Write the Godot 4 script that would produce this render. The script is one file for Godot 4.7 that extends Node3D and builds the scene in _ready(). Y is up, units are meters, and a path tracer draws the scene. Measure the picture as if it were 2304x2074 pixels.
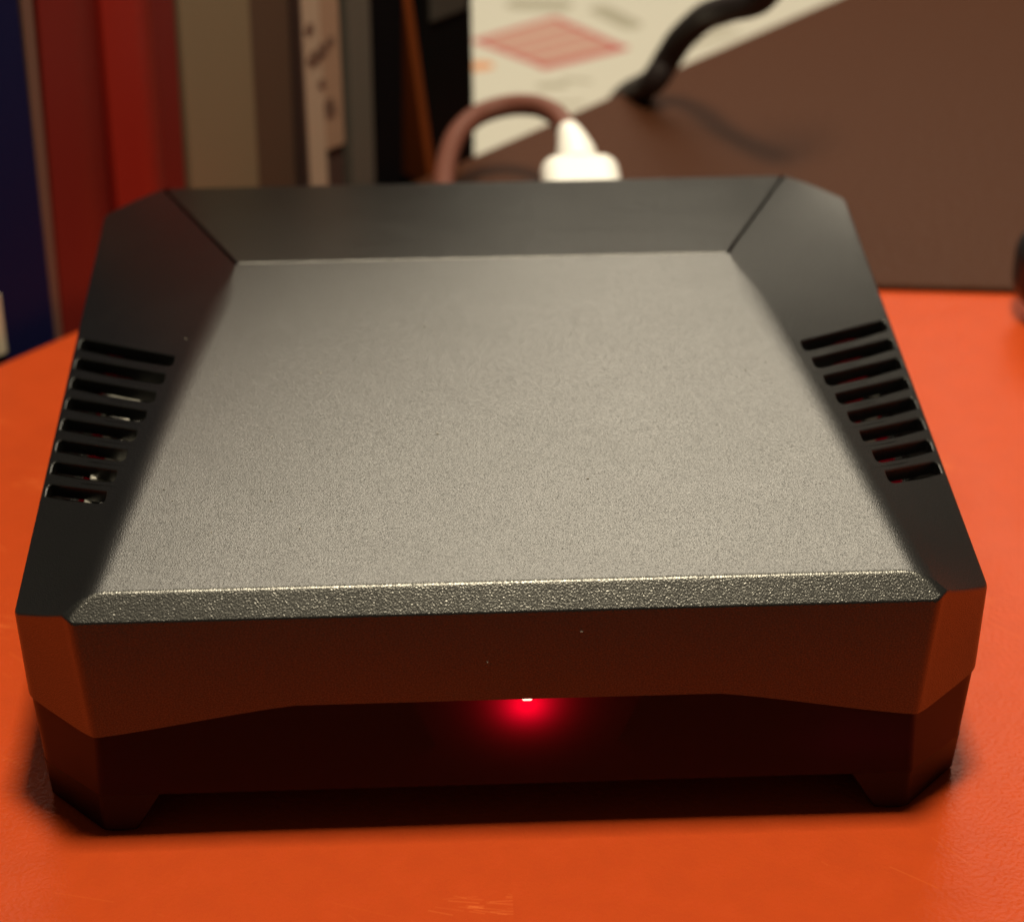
extends Node3D

const MM := 0.001
var used := {}

# ---------------------------------------------------------------- mesh helpers (millimetres in, metres out)
class Shape:
	var v := PackedVector3Array()
	var n := PackedVector3Array()
	var uv := PackedVector2Array()

	func tri(a: Vector3, na: Vector3, b: Vector3, nb: Vector3, c: Vector3, nc: Vector3, ua := Vector2.ZERO, ub := Vector2.ZERO, uc := Vector2.ZERO) -> void:
		var g := (b - a).cross(c - a)
		if g.length_squared() < 1e-16:
			return
		if g.dot(na + nb + nc) < 0.0:      # keep a, b, c clockwise seen from outside
			v.append_array([a * MM, b * MM, c * MM])
			n.append_array([na, nb, nc])
			uv.append_array([ua, ub, uc])
		else:
			v.append_array([a * MM, c * MM, b * MM])
			n.append_array([na, nc, nb])
			uv.append_array([ua, uc, ub])

	func quad(a: Vector3, b: Vector3, c: Vector3, d: Vector3, na: Vector3, nb: Vector3, nc: Vector3, nd: Vector3) -> void:
		tri(a, na, b, nb, c, nc)
		tri(a, na, c, nc, d, nd)

	func flat(a: Vector3, b: Vector3, c: Vector3, d: Vector3, out: Vector3) -> void:
		var g := (b - a).cross(c - a).normalized()
		if g.dot(out) < 0.0:
			g = -g
		quad(a, b, c, d, g, g, g, g)

	func mesh() -> ArrayMesh:
		var a := []
		a.resize(Mesh.ARRAY_MAX)
		a[Mesh.ARRAY_VERTEX] = v
		a[Mesh.ARRAY_NORMAL] = n
		a[Mesh.ARRAY_TEX_UV] = uv
		var m := ArrayMesh.new()
		m.add_surface_from_arrays(Mesh.PRIMITIVE_TRIANGLES, a)
		return m


func part(called: String, s: Shape, mat: Material, parent: Node3D) -> MeshInstance3D:
	var o := MeshInstance3D.new()
	var k: String = str(parent.get_instance_id()) + called
	used[k] = used.get(k, 0) + 1
	o.name = called if used[k] == 1 else "%s_%03d" % [called, used[k] - 1]
	o.mesh = s.mesh()
	o.material_override = mat
	parent.add_child(o, true)
	return o


func thing(called: String, label: String, category: String, at := Vector3.ZERO, group := "") -> Node3D:
	var o := Node3D.new()
	used[called] = used.get(called, 0) + 1
	o.name = called if used[called] == 1 else "%s_%03d" % [called, used[called] - 1]
	add_child(o, true)
	o.position = at * MM
	o.set_meta("label", label)
	o.set_meta("category", category)
	if group:
		o.set_meta("group", group)
	return o


# a box with rounded edges, centred on c, turned by b
func rounded_box(s: Shape, c: Vector3, size: Vector3, r: float, b := Basis.IDENTITY, steps := 4) -> void:
	var h := size / 2.0
	r = minf(r, minf(h.x, minf(h.y, h.z)) * 0.999)
	var ticks := []
	for ax in 3:
		var t := []
		for i in steps + 1:
			t.append(-h[ax] + r - r * tan(PI / 4 * (1.0 - float(i) / steps)))
		for i in steps + 1:
			t.append(h[ax] - r + r * tan(PI / 4 * float(i) / steps))
		ticks.append(t)
	for ax in 3:
		var a1 := (ax + 1) % 3
		var a2 := (ax + 2) % 3
		for sg in [-1.0, 1.0]:
			var pts := []
			for u in ticks[a1]:
				var row := []
				for w in ticks[a2]:
					var p := Vector3.ZERO
					p[ax] = sg * h[ax]
					p[a1] = u
					p[a2] = w
					var q := p.clamp(-h + Vector3.ONE * r, h - Vector3.ONE * r)
					var d := (p - q).normalized()
					row.append([c + b * (q + d * r), b * d])
				pts.append(row)
			for i in pts.size() - 1:
				for j in pts[0].size() - 1:
					var A = pts[i][j]
					var B = pts[i + 1][j]
					var C = pts[i + 1][j + 1]
					var D = pts[i][j + 1]
					s.quad(A[0], B[0], C[0], D[0], A[1], B[1], C[1], D[1])


# polygon (x, z) with its corners rounded by radii
func round_poly(p: Array, radii: Array, steps := 4) -> Array:
	var out := []
	var k := p.size()
	for i in k:
		var a: Vector2 = p[(i + k - 1) % k]
		var b: Vector2 = p[i]
		var c: Vector2 = p[(i + 1) % k]
		var u := (a - b).normalized()
		var w := (c - b).normalized()
		var t: float = radii[i] / tan(acos(clampf(u.dot(w), -0.9999, 0.9999)) / 2.0)
		t = minf(t, 0.48 * minf(a.distance_to(b), c.distance_to(b)))
		for j in steps + 1:
			var f := float(j) / steps
			var s0 := b + u * t
			var s1 := b + w * t
			out.append(s0.lerp(b, f).lerp(b.lerp(s1, f), f))
	return out


# a prism between two outlines of the same number of points, edges eased at the top
func prism(s: Shape, lower: Array, y0: float, upper: Array, y1: float, ease := 0.0) -> void:
	var k := upper.size()
	var mid := Vector2.ZERO
	for p in upper:
		mid += p / k
	var rings := [[lower, y0]]
	if ease > 0.0:
		var inner := []
		for i in k:
			var p: Vector2 = upper[i]
			inner.append(p)
		rings.append([inner, y1 - ease])
		for j in range(1, 4):
			var a := PI / 2 * j / 3.0
			var ring := []
			for i in k:
				var t := (upper[(i + 1) % k] - upper[(i + k - 1) % k] as Vector2).normalized()
				var o := Vector2(t.y, -t.x)
				if o.dot(upper[i] - mid) < 0:
					o = -o
				ring.append(upper[i] - o * ease * (1.0 - cos(a)))
			rings.append([ring, y1 - ease + ease * sin(a)])
	else:
		rings.append([upper, y1])
	for q in rings.size() - 1:
		var A = rings[q]
		var B = rings[q + 1]
		for i in k:
			var j := (i + 1) % k
			var a := Vector3(A[0][i].x, A[1], A[0][i].y)
			var b := Vector3(A[0][j].x, A[1], A[0][j].y)
			var c := Vector3(B[0][j].x, B[1], B[0][j].y)
			var d := Vector3(B[0][i].x, B[1], B[0][i].y)
			s.flat(a, b, c, d, (a + b) / 2 - Vector3(mid.x, A[1], mid.y) + Vector3.UP * 0.001)
	for e in [[rings[rings.size() - 1], Vector3.UP], [rings[0], Vector3.DOWN]]:
		var pts := PackedVector2Array(e[0][0])
		var ix := Geometry2D.triangulate_polygon(pts)
		for i in range(0, ix.size(), 3):
			var P := []
			for q in 3:
				P.append(Vector3(pts[ix[i + q]].x, e[0][1], pts[ix[i + q]].y))
			s.tri(P[0], e[1], P[1], e[1], P[2], e[1])


# tube along a curve through points; radii per point
func tube(s: Shape, pts: Array, radii: Array, sides := 16, sub := 8) -> void:
	var c := []
	var rr := []
	for i in pts.size() - 1:
		var p0: Vector3 = pts[maxi(i - 1, 0)]
		var p1: Vector3 = pts[i]
		var p2: Vector3 = pts[i + 1]
		var p3: Vector3 = pts[mini(i + 2, pts.size() - 1)]
		for j in sub:
			c.append(p1.cubic_interpolate(p2, p0, p3, float(j) / sub))
			rr.append(lerpf(radii[i], radii[i + 1], float(j) / sub))
	c.append(pts[-1])
	rr.append(radii[-1])
	var side := Vector3.ZERO
	var prev := []
	for i in c.size():
		var t: Vector3 = (c[mini(i + 1, c.size() - 1)] - c[maxi(i - 1, 0)]).normalized()
		if side == Vector3.ZERO:
			side = t.cross(Vector3(0.3, 1, 0.2)).normalized()
		side = (side - t * side.dot(t)).normalized()
		var up := side.cross(t)
		var ring := []
		for k in sides:
			var a := TAU * k / sides
			var d := side * cos(a) + up * sin(a)
			ring.append([c[i] + d * rr[i], d])
		if prev:
			for k in sides:
				var l := (k + 1) % sides
				s.quad(prev[k][0], prev[l][0], ring[l][0], ring[k][0], prev[k][1], prev[l][1], ring[l][1], ring[k][1])
		if i == 0 or i == c.size() - 1:
			var nn := -t if i == 0 else t
			for k in sides:
				s.tri(c[i], nn, ring[k][0], nn, ring[(k + 1) % sides][0], nn)
		prev = ring


# ---------------------------------------------------------------- materials
func noise_tex(seed_: int, freq: float, size := 512, normal := false, bump := 4.0, octaves := 3, ramp: Array = []) -> NoiseTexture2D:
	var f := FastNoiseLite.new()
	f.seed = seed_
	f.noise_type = FastNoiseLite.TYPE_SIMPLEX_SMOOTH
	f.frequency = freq
	f.fractal_octaves = octaves
	var t := NoiseTexture2D.new()
	t.width = size
	t.height = size
	t.seamless = size < 2048      # the large ones cover their thing once
	t.noise = f
	t.generate_mipmaps = false
	if normal:
		t.as_normal_map = true
		t.bump_strength = bump
	elif ramp:
		var g := Gradient.new()
		g.offsets = PackedFloat32Array(ramp[0])
		g.colors = PackedColorArray(ramp[1])
		t.color_ramp = g
	return t


func lin(r: float, g: float, b: float) -> Color:
	return Color(r, g, b).linear_to_srgb()


func mat(c: Color, rough := 0.5, metal := 0.0, spec := 0.5) -> StandardMaterial3D:
	var m := StandardMaterial3D.new()
	m.albedo_color = c
	m.roughness = rough
	m.metallic = metal
	m.metallic_specular = spec
	return m


func planar(m: StandardMaterial3D, period_mm: float) -> StandardMaterial3D:
	m.uv1_triplanar = true
	m.uv1_world_triplanar = true
	m.uv1_scale = Vector3.ONE * (1000.0 / period_mm)
	return m


# ---------------------------------------------------------------- the case: shape of its top
const REAR_Z := -70.5
const SIDE_X := 47.6

func plate_edge(z: float) -> float:
	return 29.0 + (z - REAR_Z) / 68.5 * 10.4


func edge_round(z: float) -> float:
	return maxf(0.05, 1.7 * smoothstep(REAR_Z, -60.0, z))


func soft_drop(d: float, w: float) -> float:
	return 0.0 if d < -w else d if d > w else (d + w) * (d + w) / (4.0 * w)


func top_y(x: float, z: float) -> float:
	x = absf(x)
	if z < REAR_Z - 0.0001:
		var xs := seam_x(z)
		var ys := 29.5 - 5.5 * (REAR_Z - z) / 33.5
		return lerpf(ys, 23.5, (x - xs) / (SIDE_X - xs))
	var xe := plate_edge(z)
	var a := soft_drop(x - xe, edge_round(z)) * 6.0 / (SIDE_X - xe)
	var b := soft_drop(z + 2.2, 0.2) * 0.92
	var k := 1.9 * clampf(minf(a, b) / 1.9, 0.0, 1.0)
	var h := maxf(k - absf(a - b), 0.0) / maxf(k, 1e-5)
	return 29.5 - (maxf(a, b) + h * h * k / 4.0)


func seam_x(z: float) -> float:
	return 29.0 + (REAR_Z - z) / 33.5 * 11.55


func top_n(x: float, z: float) -> Vector3:
	var e := 0.02
	var z0 := z - e
	var z1 := z + e
	if z >= REAR_Z and z0 < REAR_Z:
		z0 = REAR_Z
		z1 = REAR_Z + 2 * e
	elif z < REAR_Z and z1 > REAR_Z:
		z1 = REAR_Z - 0.001
		z0 = z1 - 2 * e
	return Vector3(-(top_y(x + e, z) - top_y(x - e, z)) / (2 * e), 1.0, -(top_y(x, z1) - top_y(x, z0)) / (z1 - z0)).normalized()


func T(x: float, z: float) -> Vector3:
	return Vector3(x, top_y(x, z), z)


# half outline from the middle of the front to the middle of the rear, corners c (x, z), with matching points at every level
const CORNER_STEPS := 5
func half_loop(c: Array, radii: Array, front: Array) -> Array:
	var out := []
	var ts := [[], [], [], [], []]
	var cut := []
	for i in 4:
		var a: Vector2 = c[i - 1] if i else Vector2(0, c[0].y)
		var e: Vector2 = c[i + 1] if i < 3 else Vector2(0, c[3].y)
		var u := (a - c[i] as Vector2).normalized()
		var w := (e - c[i] as Vector2).normalized()
		var t: float = radii[i] / tan(acos(u.dot(w)) / 2.0)
		cut.append([c[i] + u * t, c[i] + w * t])
	for f in front:
		out.append(Vector2(0, c[0].y).lerp(cut[0][0], f))
	for i in 4:
		for j in range(1, CORNER_STEPS + 1):
			var f := float(j) / CORNER_STEPS
			out.append((cut[i][0] as Vector2).lerp(c[i], f).lerp((c[i] as Vector2).lerp(cut[i][1], f), f))
		if i < 3:
			var many: int = [26, 52, 10][i]
			for j in range(1, many + 1):
				var f := float(j) / many
				if i == 0:
					f = pow(f, 1.8)
				out.append((cut[i][1] as Vector2).lerp(cut[i + 1][0], f))
	for j in range(1, 7):
		out.append((cut[3][1] as Vector2).lerp(Vector2(0, c[3].y), j / 6.0))
	return out


func front_columns(x_end: float, z: float) -> Array:
	var xe := plate_edge(z)
	var w := edge_round(z)
	var a := xe - w
	var b := minf(xe + w, a + (x_end - a) * 0.6)
	var out := []
	for i in 20:
		out.append(a * i / 20.0)
	for i in 14:
		out.append(lerpf(a, b, i / 14.0))
	for i in 9:
		out.append(lerpf(b, x_end, i / 8.0))
	return out


const SLOT_DIR := Vector2(0.6644, -0.7474)

func build_case(M: Dictionary) -> void:
	var box := thing("computer_case", "dark grey angular metal computer case with slotted sloping sides and a red light", "computer case")
	# --- top shell
	var inset := [Vector2(40.85, -0.09), Vector2(SIDE_X - 0.3, -8.05), Vector2(SIDE_X - 0.3, -97.25), Vector2(40.45, -103.75)]
	var ridge := [Vector2(40.9, 0.0), Vector2(SIDE_X, -8.0), Vector2(SIDE_X, -97.3), Vector2(40.55, -104.0)]
	var seam := [Vector2(40.0, -1.0), Vector2(46.9, -6.4), Vector2(46.9, -98.0), Vector2(40.0, -103.2)]
	var rr := [1.3, 2.2, 1.6, 1.6]
	var probe := half_loop(inset, rr, [0.0, 1.0])
	var cols0 := front_columns(probe[1].x, -0.09)
	var fr := []
	for x in cols0:
		fr.append(x / probe[1].x)
	var L_in := half_loop(inset, rr, fr)
	var L_ridge := half_loop(ridge, rr, fr)
	var L_seam := half_loop(seam, rr, fr)
	var nf := fr.size()                      # the front row ends at L_in[nf - 1]
	var n_end := L_in.size() - 6             # last point before the rear edge
	for sg in [1.0, -1.0]:
		pass
	var s := Shape.new()
	var rows := []
	for j in range(nf - 1, n_end):
		rows.append(L_in[j])
	# first row exactly at the rear edge of the plate
	var plate_rows := []
	var ear_rows := []
	for p in rows:
		if p.y > REAR_Z + 0.05:
			plate_rows.append(p)
		elif p.y < REAR_Z - 0.05:
			ear_rows.append(p)
	plate_rows.append(Vector2(SIDE_X - 0.3, REAR_Z))
	ear_rows.push_front(Vector2(SIDE_X - 0.3, REAR_Z - 0.0002))
	var slot_top := -66.0
	var slot_end := -18.5
	for sg in [1.0, -1.0]:
		var inner_line := []
		var outer_line := []
		for j in plate_rows.size() - 1:
			var p: Vector2 = plate_rows[j]
			var q: Vector2 = plate_rows[j + 1]
			var ca := front_columns(p.x, p.y)
			var cb := front_columns(q.x, q.y)
			var holed: bool = p.y < slot_end and q.y > slot_top
			if holed:
				if inner_line.is_empty():
					inner_line.append(Vector2(ca[34], p.y))
					outer_line.append(Vector2(p.x, p.y))
				inner_line.append(Vector2(cb[34], q.y))
				outer_line.append(Vector2(q.x, q.y))
			for i in ca.size() - 1:
				if holed and i >= 34:
					continue
				var a := T(sg * ca[i], p.y)
				var b := T(sg * ca[i + 1], p.y)
				var c := T(sg * cb[i + 1], q.y)
				var d := T(sg * cb[i], q.y)
				s.quad(a, b, c, d, top_n(a.x, a.z), top_n(b.x, b.z), top_n(c.x, c.z), top_n(d.x, d.z))
		for j in ear_rows.size() - 1:
			var p: Vector2 = ear_rows[j]
			var q: Vector2 = ear_rows[j + 1]
			for i in 6:
				var pts := []
				for e in [[p, i], [p, i + 1], [q, i + 1], [q, i]]:
					pts.append(T(sg * lerpf(minf(seam_x(e[0].y) + 0.16, e[0].x), e[0].x, e[1] / 6.0), e[0].y))
				s.quad(pts[0], pts[1], pts[2], pts[3], top_n(pts[0].x, pts[0].z), top_n(pts[1].x, pts[1].z), top_n(pts[2].x, pts[2].z), top_n(pts[3].x, pts[3].z))
		# the walls of the seam beside the lid and behind the plate
		for j in ear_rows.size() - 1:
			var a := T(sg * (seam_x(ear_rows[j].y) + 0.16), ear_rows[j].y)
			var b := T(sg * (seam_x(ear_rows[j + 1].y) + 0.16), ear_rows[j + 1].y)
			s.flat(a, b, b + Vector3.DOWN * 1.6, a + Vector3.DOWN * 1.6, Vector3(-sg, 0, 0))
		var cr := front_columns(SIDE_X - 0.3, REAR_Z)
		for i in 27:
			var a := T(sg * cr[i], REAR_Z)
			var b := T(sg * cr[i + 1], REAR_Z)
			s.flat(a, b, b + Vector3.DOWN * 1.6, a + Vector3.DOWN * 1.6, Vector3(0, 0, -1))
		slots(s, sg, inner_line, outer_line)
		# rounding of the ridge, then the wall down to the seam
		var prev := []
		for k in L_in.size():
			var pi: Vector2 = L_in[k]
			var pr: Vector2 = L_ridge[k]
			var ps: Vector2 = L_seam[k]
			var rear: bool = k >= n_end
			var top := Vector3(pi.x, top_y(pi.x, pi.y) if not rear else 21.6, pi.y)
			var rid := Vector3(pr.x, top_y(pr.x, pr.y) if not rear else 21.5, pr.y)
			var low := Vector3(ps.x, shell_low(ps), ps.y)
			if not rear:
				low = rid.lerp(Vector3(ps.x, 13.35, ps.y), (rid.y - low.y) / (rid.y - 13.35))
			var wall := rid.lerp(low, (0.2 if k < nf else 0.4) / maxf(rid.y - low.y, 0.5))
			var ring := []
			var n0 := top_n(pi.x, pi.y) if not rear else Vector3.UP
			for i in 5:
				var f := i / 4.0
				ring.append(top.lerp(rid, f).lerp(rid.lerp(wall, f), f))
			ring.append(low)
			prev.append([ring, n0, (rid - low).normalized()])
		for k in prev.size():
			var a = prev[maxi(k - 1, 0)]
			var b = prev[mini(k + 1, prev.size() - 1)]
			var along: Vector3 = (b[0][4] - a[0][4]).normalized()
			var nw: Vector3 = along.cross(prev[k][2]).normalized()
			if nw.dot(Vector3(prev[k][0][4].x, 0, prev[k][0][4].z + 52.0)) < 0.0:
				nw = -nw
			var ns := []
			for i in 5:
				ns.append((prev[k][1] as Vector3).slerp(nw, i / 4.0).normalized())
			ns.append(nw)
			prev[k].append(ns)
		for k in prev.size() - 1:
			for i in 5:
				var q := []
				for e in [[k, i], [k, i + 1], [k + 1, i + 1], [k + 1, i]]:
					var p3: Vector3 = prev[e[0]][0][e[1]]
					var n3: Vector3 = prev[e[0]][3][e[1]]
					q.append([Vector3(sg * p3.x, p3.y, p3.z), Vector3(sg * n3.x, n3.y, n3.z)])
				s.quad(q[0][0], q[1][0], q[2][0], q[3][0], q[0][1], q[1][1], q[2][1], q[3][1])
			# underside lip, 1.2 mm thick
			var w0: Vector3 = prev[k][0][5]
			var w1: Vector3 = prev[k + 1][0][5]
			var c0 := Vector3(w0.x * 0.974, w0.y, -52.0 + (w0.z + 52.0) * 0.974)
			var c1 := Vector3(w1.x * 0.974, w1.y, -52.0 + (w1.z + 52.0) * 0.974)
			var fx := Vector3(sg, 1, 1)
			s.flat(w0 * fx, w1 * fx, c1 * fx, c0 * fx, Vector3.DOWN)
	part("top_shell", s, M.metal, box)
	# --- rear lid
	s = Shape.new()
	var lid := [Vector2(-28.9, REAR_Z - 0.3), Vector2(28.9, REAR_Z - 0.3), Vector2(40.3, -103.9), Vector2(-40.3, -103.9)]
	lid = round_poly(lid, [0.3, 0.3, 1.0, 1.0], 3)
	var rings := []
	for q in 6:
		var a := PI / 2 * q / 4.0
		var r := 0.22
		var ring := []
		for i in lid.size():
			var t := (lid[(i + 1) % lid.size()] - lid[(i + lid.size() - 1) % lid.size()] as Vector2).normalized()
			var o := Vector2(t.y, -t.x)
			if o.dot(lid[i] - Vector2(0, -88)) < 0:
				o = -o
			var p: Vector2 = lid[i] - o * r * (1.0 - sin(minf(a, PI / 2)))
			var y := 29.53 - 5.5 * (REAR_Z - p.y) / 33.5
			var d := r * (1.0 - cos(minf(a, PI / 2))) + (1.9 if q == 5 else 0.0)
			var nn := Vector3(o.x * sin(minf(a, PI / 2)), cos(minf(a, PI / 2)), o.y * sin(minf(a, PI / 2)) - 0.164 * cos(minf(a, PI / 2))).normalized()
			ring.append([Vector3(p.x, y - d, p.y), nn])
		rings.append(ring)
	for q in 5:
		for i in lid.size():
			var j := (i + 1) % lid.size()
			s.quad(rings[q][i][0], rings[q][j][0], rings[q + 1][j][0], rings[q + 1][i][0], rings[q][i][1], rings[q][j][1], rings[q + 1][j][1], rings[q + 1][i][1])
	var fan := PackedVector2Array()
	for e in rings[0]:
		fan.append(Vector2(e[0].x, e[0].z))
	var ix := Geometry2D.triangulate_polygon(fan)
	for i in range(0, ix.size(), 3):
		s.tri(rings[0][ix[i]][0], rings[0][ix[i]][1], rings[0][ix[i + 1]][0], rings[0][ix[i + 1]][1], rings[0][ix[i + 2]][0], rings[0][ix[i + 2]][1])
	part("rear_lid", s, M.metal, box)
	# --- dark plastic base
	var b_top := [Vector2(39.78, -1.4), Vector2(46.72, -6.75), Vector2(46.72, -97.65), Vector2(39.78, -102.9)]
	var b_low := [Vector2(40.19, -2.11), Vector2(46.5, -8.2), Vector2(46.5, -96.6), Vector2(40.19, -102.3)]
	var fr2 := []
	for i in 31:
		fr2.append(i / 30.0)
	var B_top := half_loop(b_top, rr, fr2)
	var B_low := half_loop(b_low, rr, fr2)
	s = Shape.new()
	for sg in [1.0, -1.0]:
		var fx := Vector3(sg, 1, 1)
		for k in B_top.size() - 1:
			var q := []
			for e in [k, k + 1]:
				var yt := shell_low(B_top[e]) + 0.5
				var f := (yt - 5.4) / 7.9
				var up: Vector2 = (B_low[e] as Vector2).lerp(B_top[e], f)
				var al: Vector2 = B_low[mini(e + 1, B_low.size() - 1)] - B_low[maxi(e - 1, 0)]
				var nn := Vector3(-al.y, -0.06 * al.length(), al.x).normalized()
				if nn.dot(Vector3(up.x, 0, up.y + 52)) < 0:
					nn = Vector3(-nn.x, nn.y, -nn.z)
				q.append([Vector3(up.x, yt, up.y) * fx, Vector3(B_low[e].x, 5.4, B_low[e].y) * fx, nn * fx])
			s.quad(q[0][0], q[1][0], q[1][1], q[0][1], q[0][2], q[1][2], q[1][2], q[0][2])
			var mid := Vector3(0, 5.4, -52)
			s.tri(q[0][1], Vector3.DOWN, q[1][1], Vector3.DOWN, mid, Vector3.DOWN)
	var base := part("base", s, M.base, box)
	for sx in [-1.0, 1.0]:
		for rear in [0, 1]:
			var up := [Vector2(34.2, -2.11), Vector2(40.19, -2.11), Vector2(46.5, -8.2), Vector2(46.5, -15.0), Vector2(34.2, -15.0)]
			var lo := [Vector2(36.9, -2.8), Vector2(40.3, -2.8), Vector2(46.3, -9.2), Vector2(46.3, -12.5), Vector2(36.9, -12.5)]
			var pad := [Vector2(37.4, -3.3), Vector2(40.0, -3.3), Vector2(45.7, -9.4), Vector2(45.7, -12.0), Vector2(37.4, -12.0)]
			for a in [up, lo, pad]:
				for i in 5:
					a[i] = Vector2(a[i].x * sx, a[i].y if rear == 0 else -104.6 - a[i].y)
			s = Shape.new()
			prism(s, round_poly(lo, [0.5, 1.0, 1.0, 0.5, 0.5], 3), 0.5, round_poly(up, [0.5, 1.0, 1.5, 0.5, 0.5], 3), 5.4)
			var ft := part("foot", s, M.base_solid, box)
			s = Shape.new()
			prism(s, round_poly(pad, [1.0, 1.0, 1.0, 1.0, 1.0], 3), 0.0, round_poly(pad, [1.0, 1.0, 1.0, 1.0, 1.0], 3), 0.6)
			part("rubber_pad", s, M.rubber, ft)
	# --- status light: the tip of a light pipe under the lip of the shell, a lamp of its size behind the smoked plastic
	s = Shape.new()
	rounded_box(s, Vector3(1.9, 16.68, -0.98), Vector3(1.0, 0.5, 0.46), 0.22)
	part("status_light", s, M.led, box)
	var lamp := AreaLight3D.new()
	lamp.name = "status_glow"
	lamp.area_size = Vector2(1.6, 1.2) * MM
	lamp.light_color = Color(1.0, 0.0, 0.34)
	lamp.light_energy = 0.000065
	lamp.shadow_enabled = true
	box.add_child(lamp, true)
	lamp.position = Vector3(1.9, 15.9, -3.6) * MM
	lamp.rotation = Vector3(0, PI, 0)
	# dark chamber round the lamp, open towards the front
	s = Shape.new()
	for e in [[Vector3(-6.6, 8.3, -5.2), Vector3(0.6, 5.6, 5.6)], [Vector3(10.4, 8.3, -5.2), Vector3(0.6, 5.6, 5.6)], [Vector3(-6.6, 14.3, -4.95), Vector3(0.6, 6.4, 6.4)], [Vector3(10.4, 14.3, -4.95), Vector3(0.6, 6.4, 6.4)], [Vector3(1.9, 17.5, -4.7), Vector3(17.6, 0.6, 6.6)], [Vector3(1.9, 5.7, -5.3), Vector3(17.6, 0.5, 5.2)], [Vector3(1.9, 11.5, -8.2), Vector3(17.6, 12.6, 0.6)]]:
		rounded_box(s, e[0], e[1], 0.1, Basis.IDENTITY, 1)
	part("light_chamber", s, M.rubber, base)
	# --- specks of dust on the shell
	var rng := RandomNumberGenerator.new()
	rng.seed = 9
	s = Shape.new()
	for i in 18:
		var p := Vector3(rng.randf_range(-36, 36), 0, rng.randf_range(-60, -4))
		p.y = top_y(p.x, p.z) + 0.04
		if i < 2:
			var y := rng.randf_range(17.5, 25.5)
			p = Vector3(rng.randf_range(-36, 38), y, -(27.0 - y) / 13.7 + 0.03)
		var b := Basis.from_euler(Vector3(rng.randf() * 6, rng.randf() * 6, rng.randf() * 6))
		rounded_box(s, p, Vector3(rng.randf_range(0.1, 0.3), 0.08, 0.1), 0.03, b, 1)
	part("dust", s, mat(lin(0.3, 0.27, 0.23), 0.9), box).set_meta("kind", "stuff")
	# --- what shows through the slots
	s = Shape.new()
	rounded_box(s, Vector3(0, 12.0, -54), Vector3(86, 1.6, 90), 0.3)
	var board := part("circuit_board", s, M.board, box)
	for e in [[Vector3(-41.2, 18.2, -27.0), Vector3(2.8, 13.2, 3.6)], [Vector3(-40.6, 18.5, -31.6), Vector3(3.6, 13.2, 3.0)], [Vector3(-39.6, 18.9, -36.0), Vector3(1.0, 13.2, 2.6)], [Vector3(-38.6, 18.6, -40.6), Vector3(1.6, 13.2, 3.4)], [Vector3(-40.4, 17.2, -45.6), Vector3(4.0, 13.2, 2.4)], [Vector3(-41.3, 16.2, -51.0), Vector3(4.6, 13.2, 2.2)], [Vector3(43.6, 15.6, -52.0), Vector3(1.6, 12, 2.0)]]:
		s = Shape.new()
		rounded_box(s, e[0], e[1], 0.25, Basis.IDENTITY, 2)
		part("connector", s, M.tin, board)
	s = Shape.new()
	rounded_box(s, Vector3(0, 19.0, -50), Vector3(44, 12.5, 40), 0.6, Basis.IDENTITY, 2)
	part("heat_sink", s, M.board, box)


func shell_low(p: Vector2) -> float:
	# lower edge of the shell: raised along the middle of the front
	if p.y > -1.9:
		return lerpf(16.75, 13.35, smoothstep(0.0, 1.0, clampf((absf(p.x) - 20.4) / 19.6, 0.0, 1.0)) * 0.25 + 0.75 * clampf((absf(p.x) - 20.4) / 19.6, 0.0, 1.0))
	return lerpf(13.35, 14.8, clampf((-1.9 - p.y) / 5.0, 0.0, 1.0))


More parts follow.
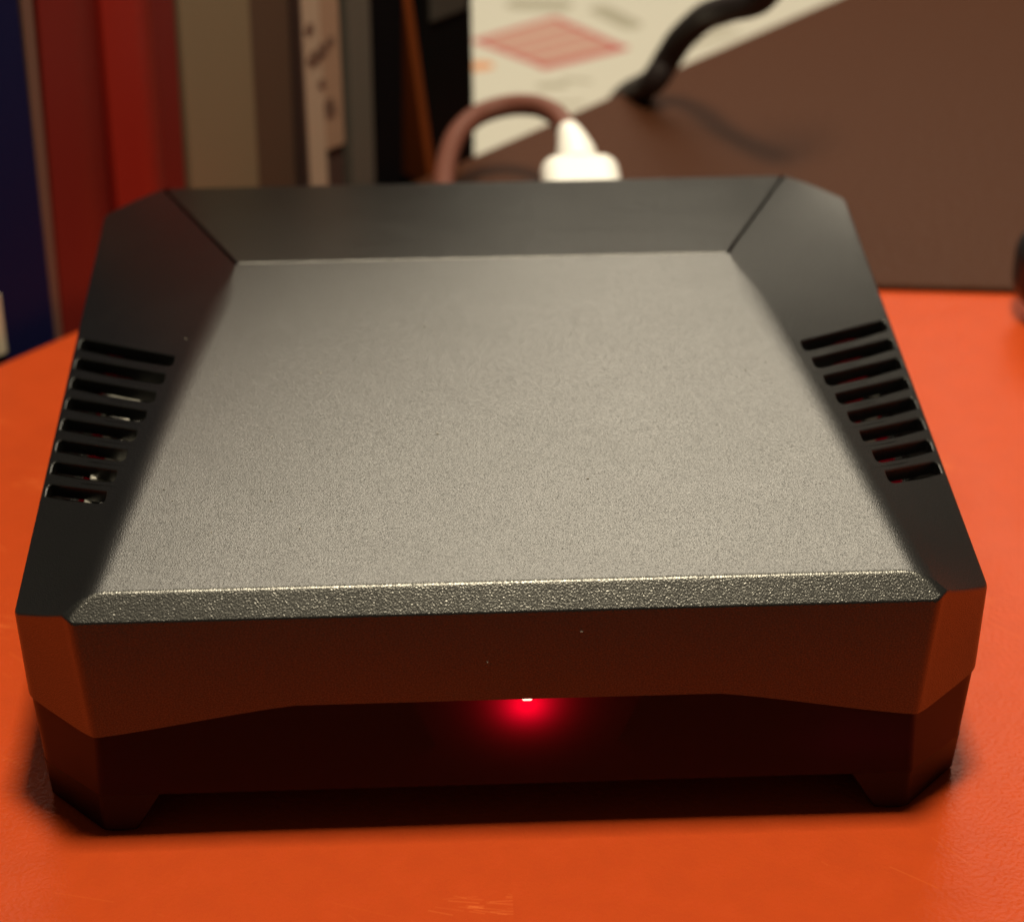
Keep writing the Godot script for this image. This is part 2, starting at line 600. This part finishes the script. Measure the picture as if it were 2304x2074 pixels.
func slots(s: Shape, sg: float, inner: Array, outer: Array) -> void:
	var panel := PackedVector2Array(inner)
	for i in range(outer.size() - 1, -1, -1):
		panel.append(outer[i])
	var q := Vector2(-SLOT_DIR.y, SLOT_DIR.x)         # across the slots
	var outs := []
	for k in 8:
		outs.append(Vector2(46.95, -62.5 + 4.62 * k))
	for k in 8:
		var O: Vector2 = outs[k]
		# inner end: a line parallel to the edge of the plate
		var I := O
		for it in 400:
			if I.x - plate_edge(I.y) < 2.5 + 0.12 * k:
				break
			I -= SLOT_DIR * 0.05
		var hw := 0.9
		var corners := []
		for e in [[O, 1.0], [O, -1.0], [I, -1.0], [I, 1.0]]:
			var p: Vector2 = e[0] + q * hw * e[1]
			p += SLOT_DIR * ((e[0].x - p.x) / SLOT_DIR.x)
			corners.append(p)
		var rim := PackedVector2Array(round_poly(corners, [0.55, 0.85, 0.55, 0.85], 5))
		# bring the corners together by the width of the rim's chamfer
		var cut := Geometry2D.offset_polygon(rim, 0.1, Geometry2D.JOIN_MITER)
		var wide: PackedVector2Array = cut[0]
		var lo: float = -INF if k == 0 else ((outs[k - 1] + O) / 2.0 as Vector2).dot(q)
		var hi: float = INF if k == 7 else ((outs[k + 1] + O) / 2.0 as Vector2).dot(q)
		lo = O.dot(q) - 60.0 if k == 0 else lo
		hi = O.dot(q) + 60.0 if k == 7 else hi
		if lo > hi:
			if k == 0:
				lo = O.dot(q) + 60.0
			if k == 7:
				hi = O.dot(q) - 60.0
		var mid := ((O + I) / 2).dot(SLOT_DIR)
		for half in [[mid - 120.0, mid], [mid, mid + 120.0]]:
			var band := PackedVector2Array([SLOT_DIR * half[0] + q * lo, SLOT_DIR * half[1] + q * lo, SLOT_DIR * half[1] + q * hi, SLOT_DIR * half[0] + q * hi])
			for piece in Geometry2D.intersect_polygons(panel, band):
				for rest in Geometry2D.clip_polygons(piece, wide):
					var ix := Geometry2D.triangulate_polygon(rest)
					for i in range(0, ix.size(), 3):
						var P := []
						for j in 3:
							var p: Vector2 = rest[ix[i + j]]
							P.append([T(sg * p.x, p.y), top_n(sg * p.x, p.y)])
						s.tri(P[0][0], P[0][1], P[1][0], P[1][1], P[2][0], P[2][1])
		# chamfered rim and the walls of the slot
		var c0 := (O + I) / 2
		var levels := []
		var src := wide
		for lv in 3:
			var ring := []
			for p in src:
				var to_axis: Vector2 = p
				if lv > 0:
					var best := p
					var bd := INF
					for j in rim.size():
						var near := Geometry2D.get_closest_point_to_segment(p, rim[j], rim[(j + 1) % rim.size()])
						if near.distance_to(p) < bd:
							bd = near.distance_to(p)
							best = near
					to_axis = best
				ring.append(Vector3(sg * to_axis.x, top_y(to_axis.x, to_axis.y) - [0.0, 0.1, 1.5][lv], to_axis.y))
			levels.append(ring)
		for lv in 2:
			for i in src.size():
				var j := (i + 1) % src.size()
				var a: Vector3 = levels[lv][i]
				var b: Vector3 = levels[lv][j]
				s.flat(a, b, levels[lv + 1][j], levels[lv + 1][i], Vector3(sg * c0.x, a.y + (2.0 if lv == 0 else 0.0), c0.y) - a)


# ---------------------------------------------------------------- surroundings
const EDGE_A := Vector3(-64.0, 0, -102.3)
const EDGE_E := Vector3(0.71449, 0, -0.69965)      # along the edge of the table
const EDGE_N := Vector3(0.69965, 0, 0.71449)       # from that edge onto the table

func at_edge(along: float, off: float, y := 0.0) -> Vector3:
	return EDGE_A + EDGE_E * along + EDGE_N * off + Vector3.UP * y


func book(called: String, label: String, from: float, to: float, off: float, lean: float, tall: float, m: Material, pages: Material, category := "book", bulge := 0.0) -> Node3D:
	# stands on the shelf, spine towards the table; from, to: along the edge at the height of the table
	var base := at_edge((from + to) / 2, off, -20.0)
	var o := thing(called, label, category, base, "books and folders in a row behind the table")
	o.basis = Basis(EDGE_E, Vector3.UP, EDGE_E.cross(Vector3.UP)) * Basis(Vector3(0, 0, 1), deg_to_rad(lean))
	o.position += EDGE_E * MM * 42.0 * tan(deg_to_rad(lean))
	var w := to - from
	var s := Shape.new()
	var deep := 150.0
	# cover: two boards and a spine, as one bent sheet
	var th := minf(1.4, w * 0.2)
	var outl := []
	var seg := 10
	for i in seg + 1:
		var f := float(i) / seg
		outl.append(Vector2(lerpf(-w / 2, w / 2, f), bulge * sin(PI * f)))
	var ring_o := [Vector2(-w / 2, -deep)] + outl + [Vector2(w / 2, -deep)]
	var ring_i := []
	for p in [Vector2(w / 2 - th, -deep), Vector2(w / 2 - th, -2.0), Vector2(-w / 2 + th, -2.0), Vector2(-w / 2 + th, -deep)]:
		ring_i.append(p)
	prism(s, round_poly(ring_o + ring_i, zeros(ring_o.size() + 4, 0.5), 2), 0.0, round_poly(ring_o + ring_i, zeros(ring_o.size() + 4, 0.5), 2), tall)
	part("cover", s, m, o)
	s = Shape.new()
	rounded_box(s, Vector3(0, tall / 2, -deep / 2 - 2.6), Vector3(maxf(w - 2 * th - 0.1, 0.4), tall - 5.0, deep - 3.0), 0.3, Basis.IDENTITY, 1)
	part("pages", s, pages, o)
	return o


func zeros(k: int, value: float) -> Array:
	var a := []
	a.resize(k)
	a.fill(value)
	return a


func print_image(w: int, h: int, ground: Color) -> Image:
	var im := Image.create(w, h, false, Image.FORMAT_RGB8)
	im.fill(ground)
	return im


func stroke(im: Image, a: Vector2, b: Vector2, width: float, c: Color, strength := 1.0) -> void:
	var lo := Vector2(minf(a.x, b.x), minf(a.y, b.y)) - Vector2.ONE * (width + 1)
	var hi := Vector2(maxf(a.x, b.x), maxf(a.y, b.y)) + Vector2.ONE * (width + 1)
	for y in range(maxi(0, int(lo.y)), mini(im.get_height(), int(hi.y) + 1)):
		for x in range(maxi(0, int(lo.x)), mini(im.get_width(), int(hi.x) + 1)):
			var p := Vector2(x, y)
			var d := Geometry2D.get_closest_point_to_segment(p, a, b).distance_to(p)
			var k := clampf(width / 2 - d + 0.5, 0.0, 1.0) * strength
			if k > 0.0:
				im.set_pixel(x, y, im.get_pixel(x, y).lerp(c, k))


func _ready() -> void:
	# ---- camera
	var cam := Camera3D.new()
	cam.name = "camera"
	var at := CameraAttributesPhysical.new()
	at.frustum_focal_length = 64.615
	at.frustum_focus_distance = 0.243
	at.frustum_near = 0.01
	at.frustum_far = 20.0
	at.exposure_aperture = 20.5
	cam.attributes = at
	cam.fov = 21.045
	cam.near = 0.01
	cam.far = 20.0
	cam.transform = Transform3D(Basis(Vector3(0.999096, -0.004093, 0.04231), Vector3(0.025322, 0.856777, -0.515065), Vector3(-0.034142, 0.515671, 0.856106)), Vector3(-7.165, 159.727, 192.103) * MM)
	add_child(cam)
	cam.current = true
	# ---- dim room round the table
	var env := Environment.new()
	env.background_mode = Environment.BG_COLOR
	env.background_color = lin(0.062, 0.056, 0.047)
	env.background_energy_multiplier = 1.0
	env.tonemap_mode = Environment.TONE_MAPPER_LINEAR
	env.tonemap_exposure = 1.0
	env.sdfgi_enabled = true
	env.ssao_enabled = true
	env.ssil_enabled = true
	var we := WorldEnvironment.new()
	we.name = "room_light"
	we.environment = env
	add_child(we)
	# ---- lamp above the table
	var lamp_at := Vector3(20, 560, 30)
	var lamp := thing("ceiling_lamp", "square warm white lamp hanging over the table above the grey case", "lamp", lamp_at)
	var glow := mat(lin(0.9, 0.8, 0.6), 0.6)
	glow.emission_enabled = true
	glow.emission = Color(1.0, 0.88, 0.7)
	glow.emission_energy_multiplier = 1.5
	var s := Shape.new()
	rounded_box(s, Vector3(0, 4.0, 0), Vector3(70, 4, 70), 1.0)
	part("diffuser", s, glow, lamp)
	s = Shape.new()
	rounded_box(s, Vector3(0, 16.2, 0), Vector3(84, 20, 84), 4.0)
	part("lamp_housing", s, mat(lin(0.5, 0.5, 0.5), 0.5), lamp)
	var al := AreaLight3D.new()
	al.name = "lamp_light"
	al.area_size = Vector2(0.07, 0.07)
	al.light_color = lin(1.0, 0.87, 0.62)
	al.light_energy = 0.40
	al.shadow_enabled = true
	lamp.add_child(al)
	al.rotation = Vector3(-PI / 2, 0, 0)

	# ---- lamp on the wall behind, seen only as its mirror image in the case and the table
	var wl := thing("wall_lamp", "wide flat lamp high up behind the row of books", "lamp", Vector3(25, 322, -430))
	wl.look_at_from_position(Vector3(25, 322, -430) * MM, Vector3(0, 20, -20) * MM, Vector3.UP)
	s = Shape.new()
	rounded_box(s, Vector3(0, 0, 5.0), Vector3(410, 250, 6), 1.0)
	part("diffuser", s, glow, wl)
	s = Shape.new()
	rounded_box(s, Vector3(0, 0, 22.1), Vector3(426, 266, 28), 4.0)
	part("lamp_housing", s, mat(lin(0.5, 0.5, 0.5), 0.5), wl)
	var bl := AreaLight3D.new()
	bl.name = "wall_lamp_light"
	bl.area_size = Vector2(0.40, 0.24)
	bl.light_color = lin(1.0, 0.94, 0.79)
	bl.light_energy = 0.148
	bl.shadow_enabled = true
	wl.add_child(bl)

	# ---- materials
	var M := {}
	var metal := mat(lin(0.138, 0.1365, 0.132), 0.305, 0.95)
	metal.normal_enabled = true
	metal.normal_texture = noise_tex(3, 0.36, 2048, true, 3.0, 2)
	metal.normal_scale = 0.27
	metal.albedo_texture = noise_tex(5, 0.3, 2048, false, 0, 2, [[0.0, 0.5, 0.75, 1.0], [Color(0.66, 0.66, 0.66), Color(0.84, 0.84, 0.84), Color(0.95, 0.95, 0.95), Color(1, 1, 1)]])
	metal.roughness = 0.33
	metal.roughness_texture = noise_tex(8, 0.02, 512, false, 0, 4, [[0.0, 0.35, 0.65, 1.0], [Color(0.90, 0.90, 0.90), Color(0.93, 0.93, 0.93), Color(0.96, 0.96, 0.96), Color(1, 1, 1)]])
	M.metal = planar(metal, 120.0)
	metal.uv1_offset = Vector3(0.5, 0.5, 0.935)
	var base := mat(lin(0.005, 0.002, 0.006), 0.35, 0.0, 0.28)
	base.backlight_enabled = true
	base.backlight = lin(0.25, 0.004, 0.05)
	M.base = base
	M.base_solid = mat(lin(0.005, 0.002, 0.006), 0.4, 0.0, 0.28)
	M.rubber = mat(lin(0.012, 0.012, 0.012), 0.8)
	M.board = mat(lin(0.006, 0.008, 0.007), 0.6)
	M.tin = mat(lin(0.34, 0.33, 0.30), 0.5, 0.4)
	var led := mat(lin(0.8, 0.3, 0.3), 0.3)
	led.emission_enabled = true
	led.emission = Color(1.0, 0.66, 0.6)
	led.emission_energy_multiplier = 3.0
	M.led = led

	# ---- table
	var orange := mat(Color.WHITE, 0.34, 0.0, 0.16)
	orange.albedo_texture = table_colour()
	orange.normal_enabled = true
	orange.normal_texture = noise_tex(21, 0.15, 1024, true, 5.0, 3)
	orange.normal_scale = 0.12
	orange.roughness_texture = noise_tex(22, 0.01, 256, false, 0, 3, [[0.0, 1.0], [Color(0.75, 0.75, 0.75), Color(1, 1, 1)]])
	planar(orange, 110.0)
	orange.albedo_texture_force_srgb = false
	var table := thing("table", "glossy orange table top, its far edge running slantwise behind the case", "table", Vector3.ZERO)
	s = Shape.new()
	var rim := []
	for p in [at_edge(-165, 0.0), Vector3(-170, 0, 29), Vector3(420, 0, 29), Vector3(420, 0, -300), at_edge(330, 0.0)]:
		rim.append(Vector2(p.x, p.z))
	rim = round_poly(rim, [6.0, 6.0, 12.0, 12.0, 8.0], 5)
	prism(s, rim, -20.0, rim, 0.0, 1.2)
	part("table_top", s, orange, table)
	# ---- shelf that carries the books
	s = Shape.new()
	rounded_box(s, at_edge(60, 0.0, -30.1), Vector3(900, 20, 900), 1.5, Basis(EDGE_E, Vector3.UP, EDGE_E.cross(Vector3.UP)), 2)
	var shelf := thing("shelf_board", "dark shelf board under the books and papers, lower than the table top", "shelf")
	part("board", s, mat(lin(0.05, 0.035, 0.025), 0.6), shelf)

	build_case(M)
	build_around(M)


func table_colour() -> Texture2D:
	var rng := RandomNumberGenerator.new()
	rng.seed = 11
	var im := Image.create(1024, 1024, false, Image.FORMAT_RGB8)
	var f := FastNoiseLite.new()
	f.seed = 4
	f.frequency = 0.02
	f.fractal_octaves = 4
	for y in 1024:
		for x in 1024:
			var k := 1.0 + 0.05 * f.get_noise_2d(x, y)
			im.set_pixel(x, y, Color(0.47 * k, 0.060 * k, 0.0135 * k).linear_to_srgb())
	for i in 150:
		var a := Vector2(rng.randf() * 1024, rng.randf() * 1024)
		var d := Vector2.from_angle(rng.randf_range(0.1, 1.0)) * rng.randf_range(6, 60)
		stroke(im, a, a + d, rng.randf_range(1.0, 1.8), Color(0.86, 0.45, 0.22), rng.randf_range(0.08, 0.3))
	for i in 14:                      # rubbed patches: bundles of fine parallel scratches
		var c := Vector2(rng.randf() * 1024, rng.randf() * 1024)
		var t := rng.randf_range(0.1, 0.9)
		for j in 26:
			var a := c + Vector2(rng.randfn(0, 22), rng.randfn(0, 10)).rotated(t)
			stroke(im, a, a + Vector2.from_angle(t + rng.randf_range(-0.2, 0.2)) * rng.randf_range(8, 34), 1.6, Color(0.9, 0.5, 0.27), rng.randf_range(0.08, 0.3))
	return ImageTexture.create_from_image(im)


func build_around(M: Dictionary) -> void:
	var paper := mat(lin(0.55, 0.5, 0.42), 0.8)
	# ---- brown sheet lying behind the case
	var leather := mat(lin(0.054, 0.0195, 0.0095), 0.5, 0.0, 0.15)
	leather.normal_enabled = true
	leather.normal_texture = noise_tex(31, 0.05, 256, true, 4.0, 3)
	leather.normal_scale = 0.3
	planar(leather, 30.0)
	var s := Shape.new()
	var sheet := [Vector2(-36.2, -127.2), Vector2(170, -104.5), Vector2(300, -250), Vector2(130.0, -290.1)]
	var out := round_poly(sheet, [5.0, 6.0, 6.0, 5.0], 4)
	prism(s, out, 0.0, out, 1.0, 0.5)
	var pad := thing("desk_pad", "flat brown sheet lying on the orange table behind the case", "desk pad")
	part("sheet", s, leather, pad)

	# ---- books and folders
	var white := mat(lin(0.6, 0.55, 0.45), 0.85)
	var o := book("blue_book", "dark blue book with a worn white patch, leftmost of the row", -9.0, 12.2, -4.0, 0.0, 112.0, mat(lin(0.006, 0.008, 0.05), 0.55, 0.0, 0.3), mat(lin(0.3, 0.22, 0.17), 0.8))
	s = Shape.new()
	rounded_box(s, Vector3(-1.4, 23.0, 0.25), Vector3(7.0, 9.0, 0.4), 0.19, Basis.IDENTITY, 2)
	part("white_patch", s, mat(lin(0.6, 0.55, 0.42), 0.7), o)
	book("pale_brochure", "thin pale brown brochure squeezed between the blue and red books", 12.4, 14.1, -4.5, -1.2, 104.0, mat(lin(0.16, 0.08, 0.06), 0.6), white)
	book("red_book", "dark red book next to the thin pale brochure", 14.9, 24.4, -5.0, -2.0, 110.0, mat(lin(0.17, 0.011, 0.007), 0.5), white, "book", 1.5)
	book("red_book", "bright red book with a rounded spine in the middle of the red ones", 24.6, 33.0, -3.6, -0.5, 114.0, mat(lin(0.28, 0.015, 0.008), 0.45), white, "book", 2.2)
	book("red_book", "dark red thin book beside the beige folder", 33.2, 38.4, -5.5, -0.9, 108.0, mat(lin(0.16, 0.010, 0.007), 0.5), white)
	book("beige_folder", "plain beige folder with a broad flat spine", 38.7, 51.3, -4.5, -0.5, 118.0, mat(lin(0.21, 0.155, 0.095), 0.7), white, "folder")
	book("brown_book", "brown book between the beige folder and the flowered book", 51.6, 59.4, -5.5, -0.8, 110.0, mat(lin(0.09, 0.05, 0.032), 0.6), white)
	var fl := book("flowered_book", "cream pink book with dark flowers on its spine", 59.7, 67.0, -3.5, 0.3, 108.0, mat(lin(0.06, 0.035, 0.03), 0.6), white)
	s = Shape.new()
	rounded_box(s, Vector3(-1.8, 53.5, 0.2), Vector3(3.4, 106.0, 0.5), 0.2, Basis.IDENTITY, 2)
	part("cream_strip", s, mat(lin(0.45, 0.33, 0.25), 0.7), fl)
	s = Shape.new()
	rounded_box(s, Vector3(1.75, 67.5, 0.22), Vector3(3.6, 77.0, 0.54), 0.2, Basis.IDENTITY, 2)
	part("spine_label", s, mat(lin(0.36, 0.225, 0.155), 0.7), fl)
	for e in [[Vector2(1.0, 35.2), 1.3], [Vector2(0.7, 36.4), 1.1], [Vector2(-0.6, 40.0), 0.8], [Vector2(-1.9, 44.3), 1.4], [Vector2(-0.2, 45.0), 1.3], [Vector2(1.4, 45.9), 1.0], [Vector2(-2.4, 49.0), 1.0]]:
		s = Shape.new()
		var rose := []
		for i in 10:
			rose.append(Vector2.from_angle(TAU * i / 10.0) * e[1] * (1.0 if i % 2 else 0.7))
		var b := Basis(Vector3(1, 0, 0), PI / 2)
		var tmp := Shape.new()
		prism(tmp, rose, 0.0, rose, 0.12)
		for i in tmp.v.size():
			s.v.append(b * tmp.v[i] + Vector3(e[0].x, e[0].y, 0.5) * MM)
			s.n.append(b * tmp.n[i])
			s.uv.append(Vector2.ZERO)
		part("flower", s, mat(lin(0.16, 0.09, 0.065), 0.7), fl)
	book("grey_folder", "narrow grey folder right of the flowered book", 69.4, 74.0, -4.0, -0.4, 116.0, mat(lin(0.11, 0.095, 0.08), 0.65), white, "folder")
	book("black_book", "narrow black book between the grey and the orange spines", 74.4, 81.0, -4.3, -2.0, 112.0, mat(lin(0.004, 0.004, 0.005), 0.6, 0.0, 0.2), white)
	book("orange_book", "thin orange book leaning to the left against the black one", 81.8, 83.4, -4.0, 8.0, 110.0, mat(lin(0.20, 0.05, 0.013), 0.6, 0.0, 0.2), white)
	var bb := book("black_binder", "black ring binder, rightmost of the row beside the papers", 85.2, 96.7, -5.0, 0.6, 124.0, mat(lin(0.004, 0.004, 0.004), 0.6, 0.0, 0.2), white, "binder")
	s = Shape.new()
	rounded_box(s, Vector3(0.3, 62.0, 0.2), Vector3(8.0, 40.0, 0.5), 0.2, Basis.IDENTITY, 2)
	part("spine_label", s, mat(lin(0.05, 0.045, 0.038), 0.7), bb)

	# ---- printed paper beyond the edge
	var im := print_image(1024, 1024, lin(0.37, 0.355, 0.305))
	var o0 := Vector2(-20, -330)       # corner of the print, millimetres
	var px := 1024.0 / 160.0
	var P := func(x: float, z: float) -> Vector2: return (Vector2(x, z) - o0) * px
	var red := lin(0.27, 0.03, 0.03)
	var q := [P.call(4.2, -253), P.call(19.7, -264), P.call(31.5, -248), P.call(16.5, -239.5)]
	for i in 24:
		var f := (i + 0.5) / 24.0
		stroke(im, q[0].lerp(q[3], f), q[1].lerp(q[2], f), 7.0, lin(0.30, 0.15, 0.11), 0.55)
	for i in 4:
		stroke(im, q[i], q[(i + 1) % 4], 11.0 if i != 2 else 16.0, red, 0.9)
	for i in 3:
		var f := 0.27 + i * 0.23
		var a: Vector2 = q[0].lerp(q[3], f)
		var b: Vector2 = q[1].lerp(q[2], f)
		stroke(im, a.lerp(b, 0.08), a.lerp(b, 0.92), 9.0, red, 0.55)
	stroke(im, P.call(2.0, -240), P.call(5.0, -240.5), 26.0, lin(0.42, 0.14, 0.04), 0.85)
	for e in [[13, -272, 21, -271, 34], [29, -268, 34, -260, 30], [15.5, -230, 19, -230.5, 16], [20, -233, 24, -232, 10], [10, -222, 22, -222, 8], [40, -250, 52, -258, 10], [42, -247, 54, -255, 10]]:
		stroke(im, P.call(e[0], e[1]), P.call(e[2], e[3]), e[4], lin(0.16, 0.145, 0.10), 0.65)
	var pm := mat(Color.WHITE, 0.75)
	pm.albedo_texture = ImageTexture.create_from_image(im)
	var mag := thing("printed_paper", "white printed papers with a red stamped square, lying beyond the table edge", "paper")
	s = Shape.new()
	var sh := round_poly([Vector2(8.5, -181), Vector2(140, -310), Vector2(100, -350), Vector2(-20, -330), Vector2(2, -190)], [2.0, 2.0, 2.0, 2.0, 2.0], 2)
	prism(s, sh, -20.0, sh, -15.0, 0.2)
	for i in s.v.size():
		s.uv[i] = P.call(s.v[i].x / MM, s.v[i].z / MM) / 1024.0
	part("top_sheet", s, pm, mag)

	# ---- cables
	var cab := thing("black_cable", "thick dark cable rising from the brown sheet at the table edge", "cable")
	s = Shape.new()
	tube(s, [Vector3(24, -12, -198), Vector3(27, -2, -192), Vector3(30.6, 5.5, -181.2), Vector3(33.0, 9.5, -181.0), Vector3(34.9, 14.0, -178.6), Vector3(37.9, 20.0, -172.2), Vector3(40.4, 24.6, -163.6), Vector3(44.4, 30.5, -154.0), Vector3(47.0, 44, -146.0), Vector3(48, 90, -138)], zeros(10, 2.25))
	part("cable_sheath", s, mat(lin(0.018, 0.012, 0.012), 0.45), cab)

	var usb := thing("plug_cable", "white plug with reddish brown cable in the back of the case", "plug")
	s = Shape.new()
	rounded_box(s, Vector3(15.3, 14.2, -116.5), Vector3(11.2, 5.8, 26.0), 2.6, Basis.IDENTITY, 5)
	var shine := mat(lin(0.9, 0.89, 0.86), 0.3)
	part("plug_body", s, shine, usb)
	s = Shape.new()
	tube(s, [Vector3(15.3, 14.2, -128.0), Vector3(15.2, 14.4, -133.0), Vector3(15.0, 14.6, -137.0), Vector3(14.6, 14.8, -141.0)], [3.1, 3.0, 2.4, 1.7])
	part("strain_relief", s, shine, usb)
	s = Shape.new()
	tube(s, [Vector3(14.6, 14.8, -140.5), Vector3(13.2, 14.9, -146.5), Vector3(10.4, 14.2, -152.0), Vector3(6.0, 13.2, -154.5), Vector3(1.2, 12.2, -152.8), Vector3(-2.2, 11.0, -146.5), Vector3(-3.8, 7.5, -138.5), Vector3(-2.6, 5.4, -131.0), Vector3(2.0, 4.9, -125.0), Vector3(12, 2.2, -115.0)], [1.6, 1.6, 1.6, 1.6, 1.6, 1.6, 1.6, 1.6, 1.6, 1.6])
	part("cable_sheath", s, mat(lin(0.15, 0.055, 0.04), 0.55, 0.0, 0.3), usb)

	# ---- black thing at the right border
	s = Shape.new()
	rounded_box(s, Vector3(86.6, 7.6, -108.0), Vector3(26, 13, 11), 5.0, Basis.IDENTITY, 5)
	var adapter := thing("black_adapter", "rounded black block on the brown sheet, cut off by the right border", "adapter")
	part("adapter_body", s, mat(lin(0.008, 0.008, 0.01), 0.4), adapter)
